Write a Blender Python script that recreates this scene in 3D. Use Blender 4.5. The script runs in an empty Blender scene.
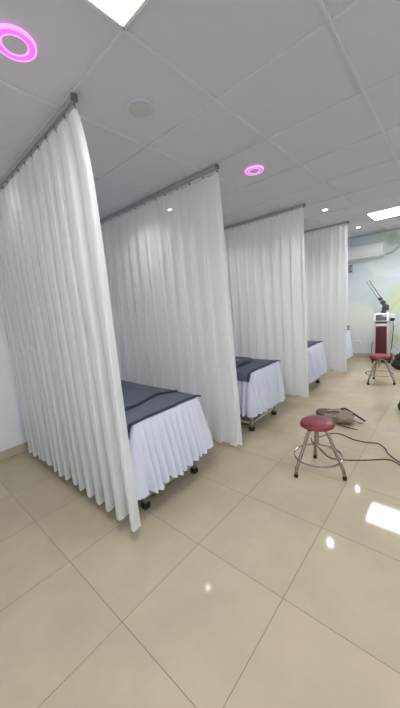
import bpy, bmesh, math, random
from mathutils import Vector, Matrix, noise as mnoise
PI = math.pi
sc = bpy.context.scene
COL = sc.collection

# ------------------------------------------------------------------ materials
def lin(r, g, b):
    f = lambda c: c/12.92 if c <= .04045 else ((c+.055)/1.055)**2.4
    return (f(r/255), f(g/255), f(b/255), 1)

class NT:
    def __init__(s, name):
        s.m = bpy.data.materials.new(name); s.m.use_nodes = True
        s.t = s.m.node_tree; s.t.nodes.clear()
        s.out = s.t.nodes.new('ShaderNodeOutputMaterial')
    def n(s, kind, **kw):
        d = s.t.nodes.new(kind)
        for k, v in kw.items():
            if k.startswith('i_'):
                d.inputs[k[2:].replace('_', ' ')].default_value = v
            else: setattr(d, k, v)
        return d
    def l(s, a, b): s.t.links.new(a, b)
    def val(s, x, sock):
        if hasattr(x, 'links') or hasattr(x, 'is_output'): s.l(x, sock)
        else: sock.default_value = x
    def math(s, op, a, b=0.0, c=None):
        d = s.n('ShaderNodeMath', operation=op)
        s.val(a, d.inputs[0]); s.val(b, d.inputs[1])
        if c is not None: s.val(c, d.inputs[2])
        return d.outputs[0]
    def mix(s, f, a, b):
        d = s.n('ShaderNodeMix', data_type='RGBA')
        s.val(f, d.inputs[0]); s.val(a, d.inputs[6]); s.val(b, d.inputs[7])
        return d.outputs[2]
    def step(s, x, a, b):
        d = s.n('ShaderNodeMapRange', interpolation_type='SMOOTHSTEP')
        s.val(x, d.inputs[0]); d.inputs[1].default_value = a; d.inputs[2].default_value = b
        return d.outputs[0]
    def noise(s, scale, detail=3, vec=None, rough=.5):
        d = s.n('ShaderNodeTexNoise'); d.inputs['Scale'].default_value = scale
        d.inputs['Detail'].default_value = detail; d.inputs['Roughness'].default_value = rough
        if vec is not None: s.l(vec, d.inputs['Vector'])
        return d.outputs[0]
    def pos(s):
        g = s.n('ShaderNodeTexCoord'); return g.outputs['Object']

def principled(name, col, rough=.5, metal=0.0, var=.06, vscale=8.0, bump=0.0, bscale=200.0, spec=.5, coat=0.0):
    k = NT(name); p = k.pos()
    b = k.n('ShaderNodeBsdfPrincipled')
    nz = k.noise(vscale, 4, p)
    dark = tuple(c*(1-var) for c in col[:3])+(1,); lite = tuple(min(1, c*(1+var)) for c in col[:3])+(1,)
    k.l(k.mix(nz, dark, lite), b.inputs['Base Color'])
    b.inputs['Roughness'].default_value = rough; b.inputs['Metallic'].default_value = metal
    b.inputs['Specular IOR Level'].default_value = spec
    b.inputs['Coat Weight'].default_value = coat
    if bump:
        bp = k.n('ShaderNodeBump'); bp.inputs['Strength'].default_value = bump; bp.inputs['Distance'].default_value = .002
        k.l(k.noise(bscale, 2, p), bp.inputs['Height']); k.l(bp.outputs[0], b.inputs['Normal'])
    k.l(b.outputs[0], k.out.inputs[0]); return k.m

def emitter(name, col, strength):
    k = NT(name); e = k.n('ShaderNodeEmission'); e.inputs[0].default_value = col; e.inputs[1].default_value = strength
    k.l(e.outputs[0], k.out.inputs[0]); return k.m

def sheer(name, col, transl, transp):
    k = NT(name); p = k.pos()
    mp = k.n('ShaderNodeMapping'); mp.inputs['Scale'].default_value = (420, 420, 60); k.l(p, mp.inputs[0])
    nz = k.noise(1.0, 2, mp.outputs[0])
    c = k.mix(nz, tuple(x*.95 for x in col[:3])+(1,), col)
    d = k.n('ShaderNodeBsdfDiffuse'); k.l(c, d.inputs[0])
    t = k.n('ShaderNodeBsdfTranslucent'); k.l(c, t.inputs[0])
    m1 = k.n('ShaderNodeMixShader'); m1.inputs[0].default_value = transl
    k.l(d.outputs[0], m1.inputs[1]); k.l(t.outputs[0], m1.inputs[2])
    tr = k.n('ShaderNodeBsdfTransparent')
    m2 = k.n('ShaderNodeMixShader'); m2.inputs[0].default_value = transp
    k.l(m1.outputs[0], m2.inputs[1]); k.l(tr.outputs[0], m2.inputs[2])
    k.l(m2.outputs[0], k.out.inputs[0]); return k.m

TILE, FX, FY = .5935, -1.204, .561            # floor tiles and one of their corners
CELL, CX, CY = .6426, -1.115, 1.585           # ceiling grid and one of its corners
XL, XR, YB, YF = -3.86, 2.03, 7.5, -2.5       # room
HC = 2.74

def floor_material():
    k = NT('polished_beige_tile'); p = k.pos()
    sp = k.n('ShaderNodeSeparateXYZ'); k.l(p, sp.inputs[0])
    fs = []; ids = []
    for o, off in ((0, FX), (1, FY)):
        q = k.math('DIVIDE', k.math('SUBTRACT', sp.outputs[o], off), TILE)
        ids.append(k.math('FLOOR', q))
        fr = k.math('FRACT', q)
        fs.append(k.math('MINIMUM', fr, k.math('SUBTRACT', 1.0, fr)))
    e = k.math('MINIMUM', fs[0], fs[1])
    g = k.math('SUBTRACT', 1.0, k.step(e, .0016, .0044))
    cv = k.n('ShaderNodeCombineXYZ'); k.l(ids[0], cv.inputs[0]); k.l(ids[1], cv.inputs[1])
    wn = k.n('ShaderNodeTexWhiteNoise'); k.l(cv.outputs[0], wn.inputs[0])
    va = k.n('ShaderNodeVectorMath', operation='ADD'); k.l(p, va.inputs[0])
    vs = k.n('ShaderNodeVectorMath', operation='SCALE'); k.l(wn.outputs[1], vs.inputs[0]); vs.inputs['Scale'].default_value = 9
    k.l(vs.outputs[0], va.inputs[1])
    nz = k.noise(2.6, 6, va.outputs[0], .6)
    base = k.mix(k.step(nz, .3, .7), lin(180, 168, 144), lin(191, 178, 152))
    base = k.mix(k.math('MULTIPLY', wn.outputs[0], .25), base, lin(182, 171, 149))
    base = k.mix(k.math('MULTIPLY', g, .75), base, lin(92, 80, 64))
    b = k.n('ShaderNodeBsdfPrincipled'); k.l(base, b.inputs['Base Color'])
    k.l(k.math('MULTIPLY_ADD', g, .4, .055), b.inputs['Roughness'])
    b.inputs['Specular IOR Level'].default_value = .4
    k.l(b.outputs[0], k.out.inputs[0]); return k.m

def mural_material():
    k = NT('mural_wallpaper'); p = k.pos()
    sp = k.n('ShaderNodeSeparateXYZ'); k.l(p, sp.inputs[0])
    X, Z = sp.outputs[0], sp.outputs[2]
    col = k.mix(k.step(k.noise(1.3, 3, p), .35, .65), lin(218, 229, 235), lin(224, 233, 235))
    def disc(cx, cz, r, c, soft=.06, a=.7, hole=None):
        nonlocal col
        dx = k.math('SUBTRACT', X, cx); dz = k.math('SUBTRACT', Z, cz)
        d = k.math('SQRT', k.math('ADD', k.math('MULTIPLY', dx, dx), k.math('MULTIPLY', dz, dz)))
        f = k.math('SUBTRACT', 1.0, k.step(d, r-soft, r+soft))
        if hole: f = k.math('MULTIPLY', f, k.step(d, hole-soft, hole+soft))
        col = k.mix(k.math('MULTIPLY', f, a), col, c)
    disc(-.84, 1.27, .34, lin(212, 226, 192), .14, .8)
    disc(-.80, 1.22, .22, lin(220, 231, 180), .10, .6)
    disc(-1.70, .74, .50, lin(229, 233, 225), .025, .8)
    disc(-1.62, 1.02, .30, lin(220, 229, 212), .20, .5)
    disc(-1.05, 2.30, .52, lin(232, 239, 237), .03, .6, .36)
    disc(-1.00, 2.48, .34, lin(198, 212, 188), .12, .6)
    disc(-1.02, 2.55, .12, lin(164, 178, 168), .05, .7)
    disc(-.88, 2.50, .09, lin(178, 176, 182), .04, .7)
    disc(-1.75, 1.72, .40, lin(204, 218, 221), .05, .5)
    disc(-1.30, 1.62, .24, lin(216, 229, 222), .04, .5)
    disc(-2.5, 1.3, .55, lin(216, 229, 205), .10, .7)
    disc(-3.2, 1.9, .40, lin(226, 234, 232), .04, .6)
    disc(.1, 1.6, .6, lin(213, 227, 196), .12, .7)
    disc(1.1, 1.0, .5, lin(228, 234, 226), .05, .7)
    disc(-.78, .52, .26, lin(214, 218, 196), .06, .7)
    disc(-.70, .50, .36, lin(190, 172, 124), .018, .55, .335)
    disc(-.52, .86, .58, lin(200, 188, 150), .015, .4, .56)
    b = k.n('ShaderNodeBsdfPrincipled'); k.l(col, b.inputs['Base Color']); b.inputs['Roughness'].default_value = .35
    k.l(b.outputs[0], k.out.inputs[0]); return k.m

def added_window_glass():  # thin pane for the window added behind the camera
    k = NT('clear_added_glass'); tr = k.n('ShaderNodeBsdfTransparent'); tr.inputs[0].default_value = (.96, .98, .97, 1)
    g = k.n('ShaderNodeBsdfGlossy'); g.inputs['Roughness'].default_value = .02
    m = k.n('ShaderNodeMixShader'); m.inputs[0].default_value = .06
    k.l(tr.outputs[0], m.inputs[1]); k.l(g.outputs[0], m.inputs[2]); k.l(m.outputs[0], k.out.inputs[0]); return k.m
M = dict(
    glass=added_window_glass(),
    floor=floor_material(), mural=mural_material(),
    wall=principled('white_wall_paint', lin(236, 238, 242), .55, var=.015, vscale=2),
    tile=principled('ceiling_tile_board', lin(208, 209, 219), .8, var=.02, vscale=3, bump=.1, bscale=60),
    tbar=principled('painted_grid_bar', lin(213, 214, 223), .45, var=.01),
    base=principled('beige_skirting_tile', lin(192, 180, 160), .2, var=.05, vscale=4),
    curtain=sheer('white_curtain_voile', lin(245, 246, 246), .48, .075),
    hem=sheer('white_curtain_hem', lin(238, 239, 239), .30, .03),
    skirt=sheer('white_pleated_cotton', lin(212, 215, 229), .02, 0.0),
    navy=principled('navy_cotton', lin(106, 111, 124), .85, var=.14, vscale=9, bump=.5, bscale=260, spec=.2),
    navy2=principled('deep_navy_cotton', lin(92, 98, 115), .85, var=.14, vscale=9, bump=.5, bscale=260, spec=.2),
    navyedge=principled('navy_hem', lin(60, 65, 80), .85, var=.1, spec=.2),
    straw=principled('straw_yellow_cloth', lin(176, 160, 108), .8, var=.1),
    steel=principled('brushed_steel', lin(172, 170, 166), .28, 1.0, var=.08, vscale=20),
    chrome=principled('worn_chrome', lin(160, 154, 146), .22, 1.0, var=.06, vscale=20),
    alu=principled('anodised_rail', lin(172, 172, 178), .4, .1, var=.04),
    darkplastic=principled('dark_plastic', lin(62, 62, 68), .45, var=.06),
    greysteel=principled('grey_painted_steel', lin(176, 174, 168), .35, .3, var=.06, vscale=20),
    hook=principled('grey_plastic_hook', lin(128, 128, 134), .45, var=.06),
    capgrey=principled('grey_end_cap', lin(112, 112, 118), .45, var=.06),
    rubber=principled('black_rubber', lin(26, 26, 28), .6, var=.1),
    vinyl=principled('red_vinyl', lin(130, 40, 55), .36, var=.06, vscale=12, coat=.1),
    vinylside=principled('red_vinyl_side', lin(136, 40, 56), .35, var=.06, vscale=12),
    maroon=principled('maroon_panel', lin(74, 22, 36), .4, var=.05, coat=.0),
    shellwhite=principled('white_plastic', lin(232, 232, 234), .35, var=.02),
    silver=principled('silver_pink_trim', lin(206, 192, 192), .35, .2, var=.03),
    screen=principled('grey_display', lin(84, 90, 94), .15, var=.15, vscale=30),
    acwhite=principled('air_conditioner_plastic', lin(232, 234, 236), .4, var=.015),
    grille=principled('grey_grille', lin(196, 196, 201), .7, var=.05, bump=.5, bscale=500),
    canvas=principled('grey_brown_canvas', lin(140, 131, 116), .85, var=.2, vscale=14, bump=.5, bscale=300, spec=.2),
    canvas2=principled('dark_brown_canvas', lin(104, 96, 84), .85, var=.2, vscale=14, bump=.5, bscale=300, spec=.2),
    strap=principled('black_webbing', lin(44, 40, 40), .8, var=.1),
    bagblack=principled('black_nylon', lin(32, 33, 40), .6, var=.2, vscale=15),
    cable=principled('black_cable_sheath', lin(58, 50, 46), .5, var=.1),
    panel=emitter('led_panel_diffuser', (.95, .975, 1, 1), 21.0),
    spot=emitter('led_downlight_lens', (1, .99, .97, 1), 24.0),
    pink=emitter('pink_led', (1, .15, .86, 1), 1.15),
    pinkrim=emitter('pale_pink_led', (1, .40, .92, 1), 1.15),
)

# ------------------------------------------------------------------ mesh helpers
def link(o, parent=None):
    COL.objects.link(o)
    if parent: o.parent = parent
    return o
def obj(name, bm, mat, parent=None, smooth=True, loc=None):
    bm.normal_update()
    me = bpy.data.meshes.new(name); bm.to_mesh(me); bm.free()
    me.materials.append(M[mat] if isinstance(mat, str) else mat)
    if smooth:
        me.polygons.foreach_set('use_smooth', [True]*len(me.polygons))
        try: me.set_sharp_from_angle(angle=math.radians(40))
        except Exception: pass
    o = bpy.data.objects.new(name, me)
    if loc: o.location = loc
    return link(o, parent)
def tag(o, label=None, cat=None, group=None, kind=None):
    for k_, v in (('label', label), ('category', cat), ('group', group), ('kind', kind)):
        if v: o[k_] = v
    return o
def thing(name, loc, label, cat, group=None, rz=0):
    o = bpy.data.objects.new(name, None); o.location = loc; o.rotation_euler = (0, 0, rz); o.empty_display_size = .05
    link(o); return tag(o, label, cat, group)
def struct(name, bm, mat, smooth=False):
    return tag(obj(name, bm, mat, None, smooth), kind='structure')
def add_box(bm, x0, x1, y0, y1, z0, z1, bev=0.0, seg=2, mat=None):
    r = bmesh.ops.create_cube(bm, size=1)
    vs = r['verts']
    bmesh.ops.scale(bm, verts=vs, vec=(x1-x0, y1-y0, z1-z0))
    bmesh.ops.translate(bm, verts=vs, vec=((x0+x1)/2, (y0+y1)/2, (z0+z1)/2))
    if bev:
        es = list({e for v in vs for e in v.link_edges})
        r2 = bmesh.ops.bevel(bm, geom=es, offset=bev, segments=seg, affect='EDGES', profile=.5)
    return bm
def box(*a, **k): return add_box(bmesh.new(), *a, **k)
def smooth_path(pts, n=8):
    pts = [Vector(p) for p in pts]
    if len(pts) < 3: return pts
    P = [pts[0]*2-pts[1]]+pts+[pts[-1]*2-pts[-2]]; out = []
    for i in range(1, len(P)-2):
        a, b, c, d = P[i-1:i+3]
        for j in range(n):
            t = j/n
            out.append(.5*((2*b)+(c-a)*t+(2*a-5*b+4*c-d)*t*t+(3*b-a-3*c+d)*t**3))
    out.append(pts[-1]); return out
def add_tube(bm, pts, r, n=10, closed=False, flat=1.0):
    pts = [Vector(p) for p in pts]; rings = []; up = None; N = len(pts)
    for i, p in enumerate(pts):
        if closed: t = (pts[(i+1) % N]-pts[i-1])
        else: t = pts[min(i+1, N-1)]-pts[max(i-1, 0)]
        t.normalize()
        if up is None:
            up = Vector((0, 0, 1)) if abs(t.z) < .9 else Vector((1, 0, 0))
        s = t.cross(up).normalized(); up = s.cross(t).normalized()
        rr = r(i/(N-1)) if callable(r) else r
        rings.append([bm.verts.new(p+s*math.cos(2*PI*j/n)*rr+up*math.sin(2*PI*j/n)*rr*flat) for j in range(n)])
    for i in range(N if closed else N-1):
        a, b = rings[i], rings[(i+1) % N]
        for j in range(n):
            bm.faces.new((a[j], a[(j+1) % n], b[(j+1) % n], b[j]))
    if not closed:
        bm.faces.new(rings[0][::-1]); bm.faces.new(rings[-1])
    return bm
def tube(pts, r, n=10, closed=False, flat=1.0): return add_tube(bmesh.new(), pts, r, n, closed, flat)
def lathe(prof, n=32, bm=None, c=(0, 0, 0)):
    bm = bm or bmesh.new(); rings = []
    for r, z in prof:
        if r < 1e-6: rings.append([bm.verts.new((c[0], c[1], c[2]+z))])
        else: rings.append([bm.verts.new((c[0]+r*math.cos(2*PI*j/n), c[1]+r*math.sin(2*PI*j/n), c[2]+z)) for j in range(n)])
    for a, b in zip(rings, rings[1:]):
        for j in range(n):
            q = (j+1) % n
            if len(a) == 1 and len(b) == 1: continue
            if len(a) == 1: bm.faces.new((a[0], b[q], b[j]))
            elif len(b) == 1: bm.faces.new((a[j], a[q], b[0]))
            else: bm.faces.new((a[j], a[q], b[q], b[j]))
    bmesh.ops.recalc_face_normals(bm, faces=bm.faces); return bm
def grid(fn, nu, nv):
    bm = bmesh.new(); V = [[bm.verts.new(fn(i/nu, j/nv)) for j in range(nv+1)] for i in range(nu+1)]
    for i in range(nu):
        for j in range(nv): bm.faces.new((V[i][j], V[i+1][j], V[i+1][j+1], V[i][j+1]))
    return bm
def solid(o, th, off=0.0):
    m = o.modifiers.new('thickness', 'SOLIDIFY'); m.thickness = th; m.offset = off; return o
def blob(rx, ry, rz, loc=(0, 0, 0), e=2.6, amp=.08, sc_=5.0, seed=0, floor=None, sub=5):
    bm = bmesh.new(); bmesh.ops.create_icosphere(bm, subdivisions=sub, radius=1)
    for v in bm.verts:
        d = v.co.normalized()
        s = (abs(d.x)**e+abs(d.y)**e+abs(d.z)**e)**(-1/e)
        q = d*s*(1+amp*mnoise.noise(d*sc_*.4+Vector((seed, 0, 0)))+amp*.5*mnoise.noise(d*sc_+Vector((0, seed, 3))))
        c = Vector((q.x*rx, q.y*ry, q.z*rz))+Vector(loc)
        if floor is not None and c.z < floor: c.z = floor
        v.co = c
    return bm

# ------------------------------------------------------------------ the room
struct('floor', box(XL-.1, XR+.1, YF-.1, YB+.1, -.1, 0), 'floor')
struct('ceiling', box(XL-.1, XR+.1, YF-.1, YB+.1, HC+.006, HC+.1), 'tile')
bm = bmesh.new()
i0 = math.ceil((XL-CX)/CELL); i1 = math.floor((XR-CX)/CELL)
for i in range(i0, i1+1):
    x = CX+i*CELL; w = .0085
    add_box(bm, x-w, x+w, YF, YB, HC-.002, HC+.008)
    add_box(bm, x-.005, x+.005, YF, YB, HC-.005, HC)
j0 = math.ceil((YF-CY)/CELL); j1 = math.floor((YB-CY)/CELL)
for j in range(j0, j1+1):
    y = CY+j*CELL; add_box(bm, XL, XR, y-.005, y+.005, HC+.000, HC+.008)
struct('ceiling_grid', bm, 'tbar')
struct('wall_left', box(XL-.1, XL, YF-.1, YB+.1, 0, HC), 'wall')
struct('wall_right', box(XR, XR+.1, YF-.1, YB+.1, 0, HC), 'wall')
struct('wall_back', box(XL, XR, YB, YB+.1, 0, HC), 'mural')
bm = bmesh.new()
WX0, WX1, WZ0, WZ1 = -3.3, 1.5, .12, 2.5  # opening cut in the unseen front wall to let daylight in
for a in ((XL, WX0, 0, HC), (WX1, XR, 0, HC), (WX0, WX1, 0, WZ0), (WX0, WX1, WZ1, HC)): add_box(bm, a[0], a[1], YF-.1, YF, a[2], a[3])
struct('wall_front', bm, 'wall')
t = bpy.data.objects.new('added_window_1', None); t.location = ((WX0+WX1)/2, YF-.05, WZ0); link(t); tag(t, kind='structure')  # added window behind the camera, brightens the room with world light
W2, WH = (WX1-WX0)/2, WZ1-WZ0
bm = bmesh.new()
for x in (-W2, -W2/3, W2/3, W2): add_box(bm, max(-W2, x-.025), min(W2, x+.025), -.03, .03, 0, WH, .004)
for z in (.025, WH-.025): add_box(bm, -W2, W2, -.03, .03, z-.025, z+.025, .004)
obj('added_window_frame', bm, 'alu', t)
for q in (-1, 0, 1): obj('added_pane', box(q*W2*2/3-W2/3+.02, q*W2*2/3+W2/3-.02, -.004, .004, .04, WH-.04), 'glass', t)
struct('baseboard_left', box(XL, XL+.012, YF, YB, 0, .10, .003), 'base')
struct('baseboard_back', box(XL+.012, XR-.012, YB-.012, YB, 0, .10, .003), 'base')
struct('baseboard_right', box(XR-.012, XR, YF, YB, 0, .10, .003), 'base')
struct('baseboard_front', box(XL+.012, XR-.012, YF, YF+.012, 0, .10, .003), 'base')

# ------------------------------------------------------------------ ceiling fittings
def led_panel(i, j, label):
    x, y = CX+i*CELL, CY+j*CELL; g = .006
    t = thing('ceiling_panel_light', (x+CELL/2, y+CELL/2, HC), label, 'ceiling light', 'square panel lights in the ceiling')
    h = CELL/2-g; b = bmesh.new()
    for a in ((-h, h, -h, -h+.014), (-h, h, h-.014, h), (-h, -h+.014, -h, h), (h-.014, h, -h, h)):
        add_box(b, *a, -.010, .005, .002)
    obj('frame', b, 'shellwhite', t)
    obj('diffuser', box(-h+.012, h-.012, -h+.012, h-.012, -.006, .004), 'panel', t)
led_panel(0, -2, 'square white panel light cut off by the top edge, nearest in the ceiling')
led_panel(0, 6, 'square white panel light in the far ceiling before the mural wall')
led_panel(3, 1, 'added unseen panel light over the aisle beyond the right edge, middle one')  # extra panel out of view, added to light the room
led_panel(2, 7, 'added unseen panel light beyond the right edge of the view, close to the mural wall')  # added off-camera panel, brightens the far end
led_panel(3, -3, 'added unseen panel light behind the viewer over the aisle')  # added panel behind the camera, fill for the near end

def downlight(x, y, label, power):
    t = thing('ceiling_downlight', (x, y, HC), label, 'downlight', 'small round downlights in the ceiling')
    obj('trim_ring', lathe([(.033, .004), (.047, .004), (.049, -.003), (.046, -.008), (.035, -.008), (.032, -.002), (.033, .004)], 28), 'shellwhite', t)
    obj('lens', lathe([(0, -.004), (.031, -.004), (.031, .003), (0, .003)], 28), 'spot', t)
    L = bpy.data.lights.new('downlight_lamp', 'SPOT'); L.energy = power; L.spot_size = math.radians(140); L.spot_blend = 1.0
    L.shadow_soft_size = .03; L.color = (1, .985, .96)
    o = bpy.data.objects.new('downlight_lamp', L); o.location = (0, 0, -.02); link(o, t)
downlight(-1.45, 4.55, 'small round lit downlight beyond the third curtain, larger of the two seen', 30)
downlight(-1.43, 6.36, 'small round lit downlight nearest the mural wall, above the air conditioner', 30)
downlight(-2.72, .74, 'small round downlight in front of the nearest curtain, out of frame', 3)
downlight(-2.66, 2.65, 'small round downlight glowing through the second curtain', 26)
downlight(-2.66, 4.55, 'small round downlight glowing through the third curtain', 26)
downlight(-2.66, 6.34, 'small round downlight glowing through the farthest curtain', 36)

def ring_light(x, y, R, label):
    t = thing('ring_light', (x, y, HC), label, 'ceiling light', 'pink glowing ring lights in the ceiling')
    obj('centre_disc', lathe([(0, -.008), (R*.56, -.008), (R*.58, -.004), (R*.58, .004), (0, .004)], 40), 'tile', t)
    obj('glowing_ring', lathe([(R*.64, .002), (R*.64, -.009), (R*.92, -.009), (R*.92, .002), (R*.64, .002)], 48), 'pink', t)
    for a, b in ((.58, .66), (.90, 1.0)):
        obj('glowing_rim', lathe([(R*a, .003), (R*a, -.008), (R*(a+b)/2, -.013), (R*b, -.008), (R*b, .003), (R*a, .003)], 48), 'pinkrim', t)
ring_light(-1.482, .632, .085, 'pink glowing ring light at the upper left, nearest the viewer')
ring_light(-1.45, 2.59, .085, 'pink glowing ring light between the second and third curtains')

t = thing('ceiling_speaker', (-1.462, 1.295, HC), 'round grey ceiling speaker grille above the first bed', 'speaker')
obj('rim', lathe([(.074, .005), (.086, .005), (.087, -.004), (.082, -.008), (.075, -.006), (.074, .005)], 40), 'tile', t)
obj('grille', lathe([(0, -.007), (.055, -.006), (.076, -.003), (.076, .004), (0, .004)], 40), 'grille', t)

# ------------------------------------------------------------------ curtains on ceiling rails
def rail(y0, y1, xend, label):
    t = thing('curtain_rail', (XL, y0, HC-.02), label, 'curtain rail', 'ceiling rails of the privacy curtains')
    L = xend-XL; dy = y1-y0
    def bar(y_a, y_b, z0, z1):
        b = bmesh.new()
        v = [b.verts.new(p) for p in ((0, y_a, z0), (0, y_b, z0), (0, y_b, z1), (0, y_a, z1), (L, y_a+dy, z0), (L, y_b+dy, z0), (L, y_b+dy, z1), (L, y_a+dy, z1))]
        for f in ((3, 2, 1, 0), (4, 5, 6, 7), (0, 1, 5, 4), (1, 2, 6, 5), (2, 3, 7, 6), (3, 0, 4, 7)): b.faces.new([v[q] for q in f])
        return b
    obj('track', bar(-.012, .012, -.004, .018), 'alu', t, False)
    for s in (-.0125, .0085): obj('track_lip', bar(s, s+.004, -.012, -.004), 'alu', t, False)
    obj('end_cap', box(L-.006, L+.014, dy-.018, dy+.018, -.016, .019, .004), 'capgrey', t)

def curtain(x0, x1, ya, yb, zb, zt, pitch, seed, label, amp=1.0, bulge=0.0, flare=0.0, half=0.0):
    rnd = random.Random(seed)
    n = max(4, round((x1-x0)/pitch)); K = 18
    A = [rnd.uniform(.75, 1.25) for _ in range(n+2)]; J = [rnd.uniform(-.16, .16) for _ in range(n+2)]
    Ph = [rnd.uniform(-.9, .9) for _ in range(n+2)]; Hm = [rnd.uniform(-.012, .012) for _ in range(n+2)]
    t = thing('privacy_curtain', ((x0+x1)/2, (ya+yb)/2, zb), label, 'curtain', 'white privacy curtains between the beds')
    ox, oy, oz = t.location
    lerp = lambda a, q: a[int(q)]*(1-(q-int(q)))+a[min(int(q)+1, len(a)-1)]*(q-int(q))
    H = zt-zb
    def P(q, s, d=0.0):                      # q in pleats along the rail, s 0 top .. 1 hem
        c = q/n
        a = lerp(A, q); ph = 2*PI*q*(n-half)/n
        x = x0+(q+lerp(J, q)*(.3+.7*s))*(x1-x0)/n
        if q > n-1e-6: x = x1
        am = amp*a*(.020+.024*min(1, s*3)+.012*s*(1 if half else -1))
        w = math.cos(ph+.25*math.sin(3*s+2*lerp(Ph, q)))
        y = ya+(yb-ya)*c+am*w+am*.28*math.cos(2*ph+lerp(Ph, q)+1.2*s)+.012*mnoise.noise(Vector((c*5, s*2.2, seed)))*s
        x += (x1-x0)/n*.16*math.sin(2*ph)*min(1, s*4)
        x += .02*mnoise.noise(Vector((q*.35, s*1.6, seed+7)))*s
        e = max(0, 1-(n-q)/1.7)
        e = e*e*(3-2*e); x += bulge*(s/.2)*math.exp(1-s/.2)*e+flare*s*e
        dip = .030*(.5-.5*math.cos(ph))*max(0, 1-s*12)
        z = zt-dip-s*(H+lerp(Hm, q)*s)
        return Vector((x-ox, y-oy+d, z-oz))
    R = 46
    bm = bmesh.new()
    V = [[bm.verts.new(P(i/K, (j/R)**1.15)) for j in range(R+1)] for i in range(n*K+1)]
    for i in range(n*K):
        for j in range(R): bm.faces.new((V[i][j], V[i+1][j], V[i+1][j+1], V[i][j+1]))
    obj('cloth', bm, 'curtain', t)
    bm = bmesh.new(); V = [[bm.verts.new(P(i/K, 1-.028*(1-j/2), -.0025)) for j in range(3)] for i in range(n*K+1)]
    for i in range(n*K):
        for j in range(2): bm.faces.new((V[i][j], V[i+1][j], V[i+1][j+1], V[i][j+1]))
    obj('hem', bm, 'hem', t)
    for i in range(n+1):
        p = P(min(i, n-1e-4 if i == n else i), 0)
        yr = ya+(yb-ya)*i/n-oy; zr = HC-.049-oz
        b = tube(smooth_path([(p.x, p.y+.004, p.z-.016), (p.x, p.y-.006, p.z-.006), (p.x, (p.y+yr)/2, (p.z+zr)/2), (p.x, yr, zr)], 4), .0026, 6)
        add_box(b, p.x-.008, p.x+.008, yr-.004, yr+.004, zr-.002, zr+.012, .002)
        obj('curtain_hook', b, 'hook', t)
ZT = HC-.047; ZT2 = HC-.040
rail(.945, .949, -1.605, 'ceiling rail holding the nearest curtain')
curtain(-3.63, -1.608, .955, .949, .100, ZT, .132, 3, 'nearest white pleated curtain at the left, in front of the first bed', .82, .068, .055, .18)
rail(2.17, 2.222, -1.605, 'ceiling rail holding the second nearest curtain')
curtain(-3.74, -1.615, 2.17, 2.240, .095, ZT2, .158, 8, 'second nearest white curtain, between the first and second beds', .6, 0, .035)
rail(3.95, 4.01, -1.54, 'ceiling rail holding the third nearest curtain')
curtain(-3.74, -1.548, 3.93, 3.985, .10, ZT2, .150, 15, 'third nearest white curtain, between the second and third beds', .55, 0, .0)
rail(5.55, 5.64, -1.42, 'ceiling rail holding the farthest curtain')
curtain(-3.74, -1.432, 5.56, 5.65, .10, ZT2, .146, 23, 'farthest white curtain, between the third and fourth beds', .55, 0, -.02)

# ------------------------------------------------------------------ massage beds
BX0, BX1, BZ = -3.70, -1.705, .740
ORD = ['first', 'second', 'third', 'fourth']
def make_bed(y, label):
    t = thing('massage_bed', (0, y, 0), label, 'bed', 'steel massage beds in the curtained bays')
    fr = bmesh.new()
    for yy in (-.29, .29):
        add_box(fr, BX0+.1, BX1-.06, yy-.02, yy+.02, .60, .64, .004)
        add_box(fr, BX0+.1, BX1-.06, yy-.016, yy+.016, .082, .122, .004)
    for xx in (BX0+.1, BX1-.08):
        add_box(fr, xx-.018, xx+.018, -.29, .29, .602, .638, .004)
        add_box(fr, xx-.016, xx+.016, -.29, .29, .084, .120, .004)
    obj('bed_frame', fr, 'greysteel', t)
    for xx in (BX0+.1, BX1-.08):
        for yy in (-.29, .29):
            l = obj('leg', box(xx-.021, xx+.021, yy-.021, yy+.021, .03, .60, .004), 'steel', t)
            f = box(xx-.028, xx+.028, yy-.028, yy+.028, 0, .05, .008)
            obj('rubber_foot', f, 'rubber', l)
    obj('mattress', box(BX0+.01, BX1-.008, -.352, .352, .635, BZ-.006, .012), 'bagblack', t)
    return t
def rrect(hx, hy, r, step):
    pts = []
    def seg(a, b):
        n = max(1, int((b-a).length/step))
        for i in range(n): pts.append(a.lerp(b, i/n))
    V2 = Vector
    cs = [(hx-r, hy-r, 0), (-hx+r, hy-r, PI/2), (-hx+r, -hy+r, PI), (hx-r, -hy+r, 1.5*PI)]
    for q, (cx, cy, a0) in enumerate(cs):
        for i in range(6):
            a = a0+PI/2*i/6; pts.append(V2((cx+r*math.cos(a), cy+r*math.sin(a), 0)))
        a = a0+PI/2; s = V2((cx+r*math.cos(a), cy+r*math.sin(a), 0))
        nx, ny, na = cs[(q+1) % 4]; e = V2((nx+r*math.cos(na), ny+r*math.sin(na), 0)); seg(s, e)
    return pts
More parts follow.
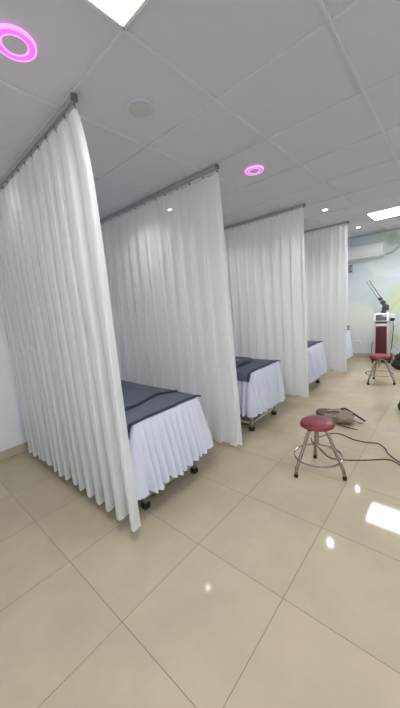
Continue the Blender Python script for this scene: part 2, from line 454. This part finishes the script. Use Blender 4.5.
def make_skirt(y, seed, label, zbot, tilt, flare):
    rnd = random.Random(seed); hx = (BX1-BX0)/2; hy = .362
    t = thing('bed_skirt', ((BX0+BX1)/2, y, BZ), label, 'bed cover', 'white pleated bed covers')
    pts = rrect(hx, hy, .035, .0045); N = len(pts)
    dist = [0.0]
    for i in range(1, N+1): dist.append(dist[-1]+(pts[i % N]-pts[i-1]).length)
    L = dist[-1]; npl = round(L/.066)
    Aj = [rnd.uniform(.55, 1.3) for _ in range(npl+1)]; Hj = [rnd.uniform(-.018, .014) for _ in range(npl+1)]; Jj = [rnd.uniform(-.22, .22) for _ in range(npl+1)]
    Aj[-1] = Aj[0]; Hj[-1] = Hj[0]; Jj[-1] = Jj[0]
    R = 22; bm = bmesh.new(); rings = []
    for r_ in range(R+1):
        s = r_/R; ring = []
        for i in range(N):
            p = pts[i]; tn = (pts[(i+1) % N]-pts[i-1]).normalized(); nr = Vector((tn.y, -tn.x, 0))
            q = dist[i]/L*npl; k0 = int(q) % npl; f = q-int(q)
            jit = Jj[k0]*(1-f)+Jj[k0+1]*f
            fr = (q+jit*s) % 1.0
            fr = fr**1.25
            saw = max(0, math.sin(PI*fr))**.55
            am = (Aj[k0]*(1-f)+Aj[k0+1]*f)*(.014+.048*min(1, s*1.3))*min(1, s*9)
            out = flare*s**1.2-.018*s+am*saw
            hz = (Hj[k0]*(1-f)+Hj[k0+1]*f)
            z = -.012-s*(BZ-(zbot+tilt*p.y)-.012+hz) - .018*s*(saw-.5)
            ring.append(bm.verts.new((p.x+nr.x*out, p.y+nr.y*out, z)))
        rings.append(ring)
    for a, b in zip(rings, rings[1:]):
        for i in range(N): bm.faces.new((a[i], b[i], b[(i+1) % N], a[(i+1) % N]))
    sk = obj('pleated_skirt', bm, 'skirt', t)
    bm = bmesh.new()                                      # flat top with a rolled edge
    prof = [(.0, -.016), (.0015, -.008), (-.002, -.002), (-.008, .0)]
    rs = []
    for d, z in prof:
        rs.append([bm.verts.new((p.x+d*(1 if p.x > 0 else -1)*(abs(p.x) > hx-.03), p.y+d*(1 if p.y > 0 else -1)*(abs(p.y) > hy-.03), z)) for p in pts])
    for a, b in zip(rs, rs[1:]):
        for i in range(N): bm.faces.new((a[i], a[(i+1) % N], b[(i+1) % N], b[i]))
    bm.faces.new(rs[-1])
    bmesh.ops.recalc_face_normals(bm, faces=bm.faces)
    obj('cover_top', bm, 'skirt', t)
def make_blanket(y, seed, label, x0, x1, near, rough, mat='navy', edge=True, lift=.004):
    t = thing('bed_sheet', ((x0+x1)/2, y, BZ), label, 'sheet', 'navy sheets laid over the beds')
    hw = .361; total = near+2*hw+.012; e = .036
    def f(u, v, d=0.0):
        x = x0+(x1-x0)*u; q = v*total
        nz = mnoise.noise(Vector((x*4.2, q*4.2, seed)))+.6*mnoise.noise(Vector((x*9, q*7.5, seed+3)))
        jag = .012*mnoise.noise(Vector((q*6, 2, seed)))
        if u > .98: x += jag
        if q < near:
            yy = -hw-e-.004+.006*nz; z = -(near-q)+.0
            yy += e*.75*(q/near)**2
        elif q < near+2*hw:
            yy = -hw+(q-near); z = lift+rough*max(0, nz+.35)*min(1, (q-near)*14, (near+2*hw-q)*14)
            if q-near < .03: yy -= .010*(1-(q-near)/.03)
            z *= 1.0
        else:
            yy = hw+e*.75+.004*nz; z = -(q-near-2*hw)
        return Vector((x-(x0+x1)/2, yy, z+d))
    o = solid(obj('cloth', grid(f, 120, 90), mat, t), .004, 1.0)
    if edge:
        h = grid(lambda u, v: f(.982+.019*u, v, .0035), 3, 90)
        solid(obj('hem', h, 'navyedge', t), .004, 1.0)
    return t
YS = [1.465, 3.09, 4.78, 6.50]
for k_, y in enumerate(YS):
    make_bed(y, ['steel bed frame with black feet in the nearest bay, under the largest pleated cover',
                 'steel bed frame with black feet in the second bay, beyond the second curtain',
                 'steel bed frame in the third bay, beyond the third curtain',
                 'steel bed frame in the last bay, behind the farthest curtain'][k_])
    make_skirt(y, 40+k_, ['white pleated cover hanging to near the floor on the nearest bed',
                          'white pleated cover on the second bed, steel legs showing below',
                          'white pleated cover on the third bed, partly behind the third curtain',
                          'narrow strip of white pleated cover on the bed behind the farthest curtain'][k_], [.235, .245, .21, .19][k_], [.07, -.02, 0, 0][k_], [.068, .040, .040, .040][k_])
    make_blanket(y, 60+k_, ['navy blue sheet spread flat over the nearest bed',
                            'navy blue sheet on the second bed, its corner hanging down the near side',
                            'rumpled navy sheet on the third bed',
                            'bit of navy sheet on the bed behind the farthest curtain'][k_],
                 -3.62, BX1-.004, [.09, .09, .09, .06][k_], [.011, .014, .034, .005][k_], 'navy' if k_ == 0 else 'navy2')
# second sheet on the nearest bed
t = thing('bed_towel', (-2.7, YS[0], BZ), 'second navy towel layered on the nearest bed, its wavy edge crossing the sheet', 'towel')
def tw(u, v):
    yy = -.33+.69*v
    xe = -2.03+.035*math.sin(v*5.0+.3)+.10*max(0, v-.72)/.28*.9
    x = -3.45+(xe+3.45)*u
    q_ = .09+(yy+.361); n_ = mnoise.noise(Vector((x*4.2, q_*4.2, 60)))+.6*mnoise.noise(Vector((x*9, q_*7.5, 63)))
    z = .004+.011*max(0, n_+.35)+.010+.024*math.exp(-((yy-.215+.05*(x+2.2))/.022)**2)*(1 if x < -2.16 else max(0, 1-(x+2.16)*9))
    if u > .97: z += .004
    return Vector((x+2.7, yy, z))
solid(obj('cloth', grid(tw, 110, 70), 'navy', t), .006, 0)
solid(obj('hem', grid(lambda u, v: tw(.978+.024*u, v)+Vector((0, 0, .002)), 3, 70), 'navyedge', t), .009, 0)
# folded clothes on the second bed
t = thing('folded_cloth', (-2.16, YS[1]-.02, BZ+.026), 'dark folded cloth with a straw yellow mark on the second bed', 'cloth')
obj('bundle', blob(.17, .20, .028, (0, 0, .022), 3.2, .22, 8, 5, .0), 'navy2', t)
obj('fold', tube(smooth_path([(-.10, -.20, .03), (.03, -.08, .045), (.08, .06, .04), (.12, .19, .03)], 6), .014, 8, flat=.7), 'navyedge', t)
tag(obj('tag', blob(.034, .022, .010, (.085, -.045, .046), 2.4, .2, 6, 2, None, 3), 'straw', t), 'straw yellow mark')

t = thing('folded_towel', (-1.86, YS[3]-.02, BZ+.026), 'thick folded navy towel at the end of the bed behind the farthest curtain', 'towel')
for q_ in range(3):
    o = solid(obj('fold', grid(lambda u, v: Vector((.15*(u*2-1)+.008*q_, .30*(v*2-1), .016+.026*q_+.010*mnoise.noise(Vector((u*3, v*4, q_))))), 16, 24), 'navy2', t), .022, 0)

# ------------------------------------------------------------------ stools
def make_stool(loc, feet, label, seatr):
    t = thing('stool', loc, label, 'stool', 'round red stools on chrome legs')
    s = obj('seat', lathe([(0, .436), (seatr*.9, .434), (seatr*.985, .438), (seatr, .448), (seatr*.995, .460), (seatr*.95, .472), (seatr*.85, .480), (seatr*.5, .485), (0, .486)], 56), 'vinyl', t)
    obj('seat_piping', lathe([(seatr*.985, .439), (seatr*1.015, .441), (seatr*1.02, .446), (seatr*1.0, .450), (seatr*.985, .439)], 56), 'vinylside', s)
    obj('seat_plate', lathe([(0, .418), (.085, .418), (.09, .425), (.09, .437), (0, .437)], 32), 'steel', t)
    obj('height_screw', lathe([(0, .26), (.013, .26), (.015, .27), (.015, .43), (0, .43)], 16), 'steel', t)
    for a in feet:
        c, s_ = math.cos(a), math.sin(a)
        pth = smooth_path([(c*r, s_*r, z) for r, z in ((.012, .404), (.050, .406), (.088, .385), (.134, .27), (.186, .145), (.214, .08), (.224, .030), (.225, .012))], 6)
        l = obj('leg', tube(pth, .0145, 12), 'chrome', t)
        obj('rubber_foot', lathe([(0, 0), (.016, 0), (.0175, .006), (.0165, .034), (.0125, .036), (0, .036)], 16, None, (c*.2245, s_*.2245, 0)), 'rubber', l)
    n = 56; rr = .197
    obj('foot_ring', tube([(rr*math.cos(2*PI*i/n), rr*math.sin(2*PI*i/n), .155) for i in range(n)], .0075, 8, True), 'chrome', t)
    return t
def feet_of(c, pts): return [math.atan2(p[1]-c[1], p[0]-c[0]) for p in pts]
c = (-.855, 2.385)
make_stool((c[0], c[1], 0), feet_of(c, [(-.98, 2.195), (-.63, 2.373), (-.958, 2.60)]), 'round red stool nearest the viewer, on three chrome legs by the cables', .139)
c = (-.905, 5.46)
make_stool((c[0], c[1], 0), feet_of(c, [(-1.04, 5.26), (-.69, 5.42), (-1.03, 5.67)]), 'round red stool standing farther off, before the treatment machine', .150)

# ------------------------------------------------------------------ bag and cables on the floor
t = thing('backpack', (-1.01, 3.56, 0), 'slumped grey brown backpack lying on the floor behind the nearer red stool', 'bag', rz=.50); t.scale = (.78, .78, .78)
obj('body', blob(.25, .17, .085, (-.05, .02, .078), 2.5, .20, 5, 4, .0), 'canvas', t)
obj('front_pocket', blob(.13, .10, .055, (.06, -.09, .075), 2.6, .14, 6, 9, .004), 'canvas', t)
obj('top_flap', blob(.12, .12, .022, (-.20, .04, .142), 2.3, .25, 6, 12), 'canvas2', t)
obj('carry_handle', tube(smooth_path([(-.20, -.04, .14), (-.15, -.06, .175), (-.06, -.05, .178), (.0, -.01, .150)], 8), .014, 8, flat=.5), 'strap', t)
obj('shoulder_strap', tube(smooth_path([(.03, .10, .15), (.12, .10, .165), (.20, .06, .12), (.29, -.02, .07), (.355, -.07, .03)], 8), .024, 8, flat=.55), 'strap', t)
obj('webbing_strap', tube(smooth_path([(.12, -.06, .08), (.19, -.06, .05), (.26, -.10, .012), (.30, -.10, .006)], 8), .008, 6, flat=.5), 'strap', t)
obj('webbing_strap', tube(smooth_path([(-.06, -.17, .03), (.02, -.23, .012), (.12, -.29, .006), (.18, -.33, .006)], 8), .008, 6, flat=.5), 'strap', t)

def cable(pts, label):
    o = obj('cable', tube(smooth_path([(x, y, .0052) for x, y in pts], 10), .0050, 8), 'cable')
    tag(o, label, 'cable', 'black cables trailing over the floor')
cable([(-1.12, 3.02), (-1.049, 3.039), (-.991, 3.159), (-.898, 3.202), (-.742, 3.141), (-.62, 3.14), (-.526, 3.168), (-.45, 3.09), (-.416, 3.004), (-.308, 2.887), (-.1, 2.72), (.2, 2.6)], 'black cable curving farther from the viewer, behind the nearer stool')
cable([(-1.13, 2.96), (-1.073, 2.863), (-.97, 2.775), (-.857, 2.663), (-.75, 2.667), (-.63, 2.73), (-.527, 2.798), (-.416, 2.880), (-.33, 2.865), (-.12, 2.66), (.2, 2.50)], 'black cable running nearer the viewer, past the legs of the nearer stool')

t = thing('shoulder_bag', (-.70, 6.55, 0), 'black soft bag at the right edge, on the floor near the mural wall', 'bag')
obj('body', blob(.17, .13, .105, (0, 0, .100), 2.6, .14, 6, 3, 0), 'bagblack', t)
obj('top_flap', blob(.15, .12, .075, (.02, .0, .235), 2.4, .16, 6, 7), 'bagblack', t)
obj('carry_handle', tube(smooth_path([(-.06, -.02, .285), (-.03, -.02, .345), (.06, -.02, .345), (.09, -.02, .285)], 8), .011, 8), 'strap', t)
t = thing('handbag', (-.335, 4.20, 0), 'black bag just entering the right edge, on the floor beside the aisle', 'bag')
obj('body', blob(.15, .12, .09, (0, 0, .086), 2.6, .12, 6, 13, 0), 'bagblack', t)
obj('carry_handle', tube(smooth_path([(-.06, 0, .16), (-.05, 0, .225), (.05, 0, .225), (.06, 0, .16)], 8), .01, 8), 'strap', t)

# ------------------------------------------------------------------ treatment machine
t = thing('treatment_machine', (-1.14, 7.14, 0), 'tall white and maroon treatment machine with an arm, before the mural wall', 'medical machine', rz=.06)
def taper(x0, x1, y0, y1, z0, z1, k_, bev=.012):
    b = box(x0, x1, y0, y1, z0, z1, bev, 3)
    for v in b.verts:
        s = 1+(k_-1)*(v.co.z-z0)/(z1-z0); v.co.x *= s
    return b
obj('base', box(-.19, .19, -.20, .18, .06, .17, .025, 3), 'maroon', t)
for sx in (-.15, .15):
    for sy in (-.16, .14):
        w = bmesh.new(); bmesh.ops.create_cone(w, cap_ends=True, segments=20, radius1=.03, radius2=.03, depth=.024)
        bmesh.ops.rotate(w, verts=w.verts, matrix=Matrix.Rotation(PI/2, 3, 'Y')); bmesh.ops.translate(w, verts=w.verts, vec=(sx, sy, .03))
        add_box(w, sx-.018, sx+.018, sy-.02, sy+.02, .035, .064, .004)
        obj('castor', w, 'rubber', t)
obj('cabinet', taper(-.152, .152, -.15, .16, .16, .90, .90), 'silver', t)
obj('front_panel', taper(-.108, .100, -.162, -.14, .20, .785, .95, .006), 'maroon', t)
obj('trim_strip', box(-.095, .088, -.160, -.14, .800, .828, .006), 'shellwhite', t)
obj('slot', box(-.108, .100, -.157, -.14, .845, .885, .006), 'darkplastic', t)
hd = box(-.15, .135, -.19, .16, .885, 1.055, .035, 4)
for v in hd.verts: v.co.y += (v.co.z-.885)*.45*(1 if v.co.y < 0 else 0)
con = obj('console', hd, 'shellwhite', t)
sb = box(-.105, .090, -.197, -.17, .912, 1.028, .008)
for v in sb.verts: v.co.y += (v.co.z-.885)*.45
obj('screen', sb, 'screen', con)
obj('arm_mount', lathe([(0, 1.05), (.05, 1.05), (.05, 1.09), (.03, 1.11), (.028, 1.20), (.034, 1.22), (.034, 1.25), (0, 1.26)], 24, None, (.02, .02, 0)), 'darkplastic', t)
obj('arm_joint', box(-.015, .115, -.02, .06, 1.10, 1.20, .02, 3), 'darkplastic', t)
a0 = Vector((.055, .02, 1.18)); a1 = Vector((-.275, .03, 1.74))
ar = obj('articulated_arm', tube([a0+Vector((.028, 0, .01)), a1+Vector((.03, 0, .02))], .019, 12), 'steel', t)
obj('arm_tube', tube([a0+Vector((-.035, -.01, .01)), a1+Vector((-.03, -.01, .0))], .014, 12), 'steel', ar)
for q in (.0, .16, .30):
    m_ = a0.lerp(a1, q)
    obj('arm_knuckle', blob(.055-.04*q, .04, .050-.05*q, m_, 3, .02, 3, 1, None, 3), 'darkplastic', ar)
hp = obj('handpiece_holder', box(.15, .215, -.10, .0, .945, 1.03, .015, 3), 'shellwhite', t)
obj('handpiece_grip', box(.145, .220, -.105, .005, .885, .945, .012, 3), 'rubber', hp)
obj('hose', tube(smooth_path([(.19, -.05, .89), (.20, -.06, .70), (.185, -.05, .45), (.165, .02, .30), (.13, .10, .20)], 8), .008, 8), 'darkplastic', t)
obj('power_lead', tube(smooth_path([(-.15, .12, .50), (-.20, .10, .34), (-.21, .10, .16), (-.20, .14, .075)], 8), .007, 8), 'darkplastic', t)

# ------------------------------------------------------------------ on the mural wall
t = thing('air_conditioner', (-1.63, YB-.001, 2.235), 'white wall mounted air conditioner high on the mural wall', 'air conditioner')
prof = [(0, 0), (-.12, -.0), (-.185, .03), (-.205, .09), (-.205, .25), (-.19, .285), (-.15, .30), (0, .30)]
b = bmesh.new(); ra = [b.verts.new((-.46, y, z)) for y, z in prof]; rb = [b.verts.new((.46, y, z)) for y, z in prof]
for i in range(len(prof)): j = (i+1) % len(prof); b.faces.new((ra[i], ra[j], rb[j], rb[i]))
b.faces.new(ra[::-1]); b.faces.new(rb); bmesh.ops.recalc_face_normals(b, faces=b.faces)
obj('housing', b, 'acwhite', t)
obj('front_cover', box(-.45, .45, -.214, -.200, .085, .262, .006), 'acwhite', t)
b = box(-.40, .40, -.006, .006, -.032, .032, .004)
bmesh.ops.rotate(b, verts=b.verts, matrix=Matrix.Rotation(-.95, 3, 'X')); bmesh.ops.translate(b, verts=b.verts, vec=(0, -.165, .022))
obj('louvre', b, 'grille', t)
obj('air_intake', box(-.42, .42, -.14, -.03, .298, .304, .002), 'grille', t)
obj('display_strip', box(-.40, -.24, -.2165, -.213, .20, .212, .001), 'darkplastic', t)
obj('pipe', tube(smooth_path([(.44, -.03, .06), (.52, -.03, .055), (.60, -.03, .07), (.68, -.03, .13), (.80, -.03, .19), (1.1, -.03, .26), (1.6, -.03, .30)], 8), .024, 12), 'grille', t)
t = thing('wall_bracket', (-1.85, YB, 2.07), 'small dark two armed bracket on the mural wall below the air conditioner', 'bracket')
obj('plate', box(-.05, .05, -.012, 0, -.09, .09, .003), 'alu', t)
for z in (-.06, .06):
    obj('arm', tube([(0, -.01, z), (.02, -.10, z), (.06, -.16, z-.01)], .012, 10), 'darkplastic', t)
t = thing('wall_socket', (-1.70, YB, .36), 'small white socket plate low on the mural wall left of the machine', 'socket')
obj('plate', box(-.075, .075, -.012, 0, -.05, .05, .005), 'shellwhite', t)
for x in (-.035, .035): obj('outlet', lathe([(0, 0), (.016, 0), (.018, .002), (.018, .006), (0, .006)], 20), 'grille', t).matrix_local = Matrix.Translation((x, -.010, 0)) @ Matrix.Rotation(PI/2, 4, 'X')

# ------------------------------------------------------------------ camera and view
f_px, yaw, pit, rol = 286.57, .7326, -.1666, -.0904
cy_, sy_, cp_, sp_ = math.cos(yaw), math.sin(yaw), math.cos(pit), math.sin(pit)
F = Vector((-sy_*cp_, cy_*cp_, sp_)); Rt = Vector((cy_, sy_, 0)); U = Rt.cross(F)
R2 = Rt*math.cos(rol)+U*math.sin(rol); U2 = U*math.cos(rol)-Rt*math.sin(rol)
cam = bpy.data.cameras.new('camera'); co = bpy.data.objects.new('camera', cam); COL.objects.link(co)
m = Matrix((R2, U2, -F)).transposed().to_4x4(); m.translation = (0, 0, 1.55); co.matrix_world = m
cam.sensor_fit = 'VERTICAL'; cam.sensor_height = 36; cam.sensor_width = 36*400/708
cam.lens = f_px/708*36; cam.clip_start = .05
sc.camera = co
w = bpy.data.worlds.new('room_world'); sc.world = w; w.use_nodes = True
w.node_tree.nodes['Background'].inputs[0].default_value = (.87, .89, .92, 1)
w.node_tree.nodes['Background'].inputs[1].default_value = 1.35
vs = sc.view_settings; vs.view_transform = 'Standard'; vs.look = 'None'; vs.gamma = 1; vs.exposure = 0.17; vs.use_curve_mapping = False
sc.cycles.max_bounces = 12; sc.cycles.diffuse_bounces = 7; sc.cycles.glossy_bounces = 4; sc.cycles.transparent_max_bounces = 16
sc.cycles.use_denoising = True
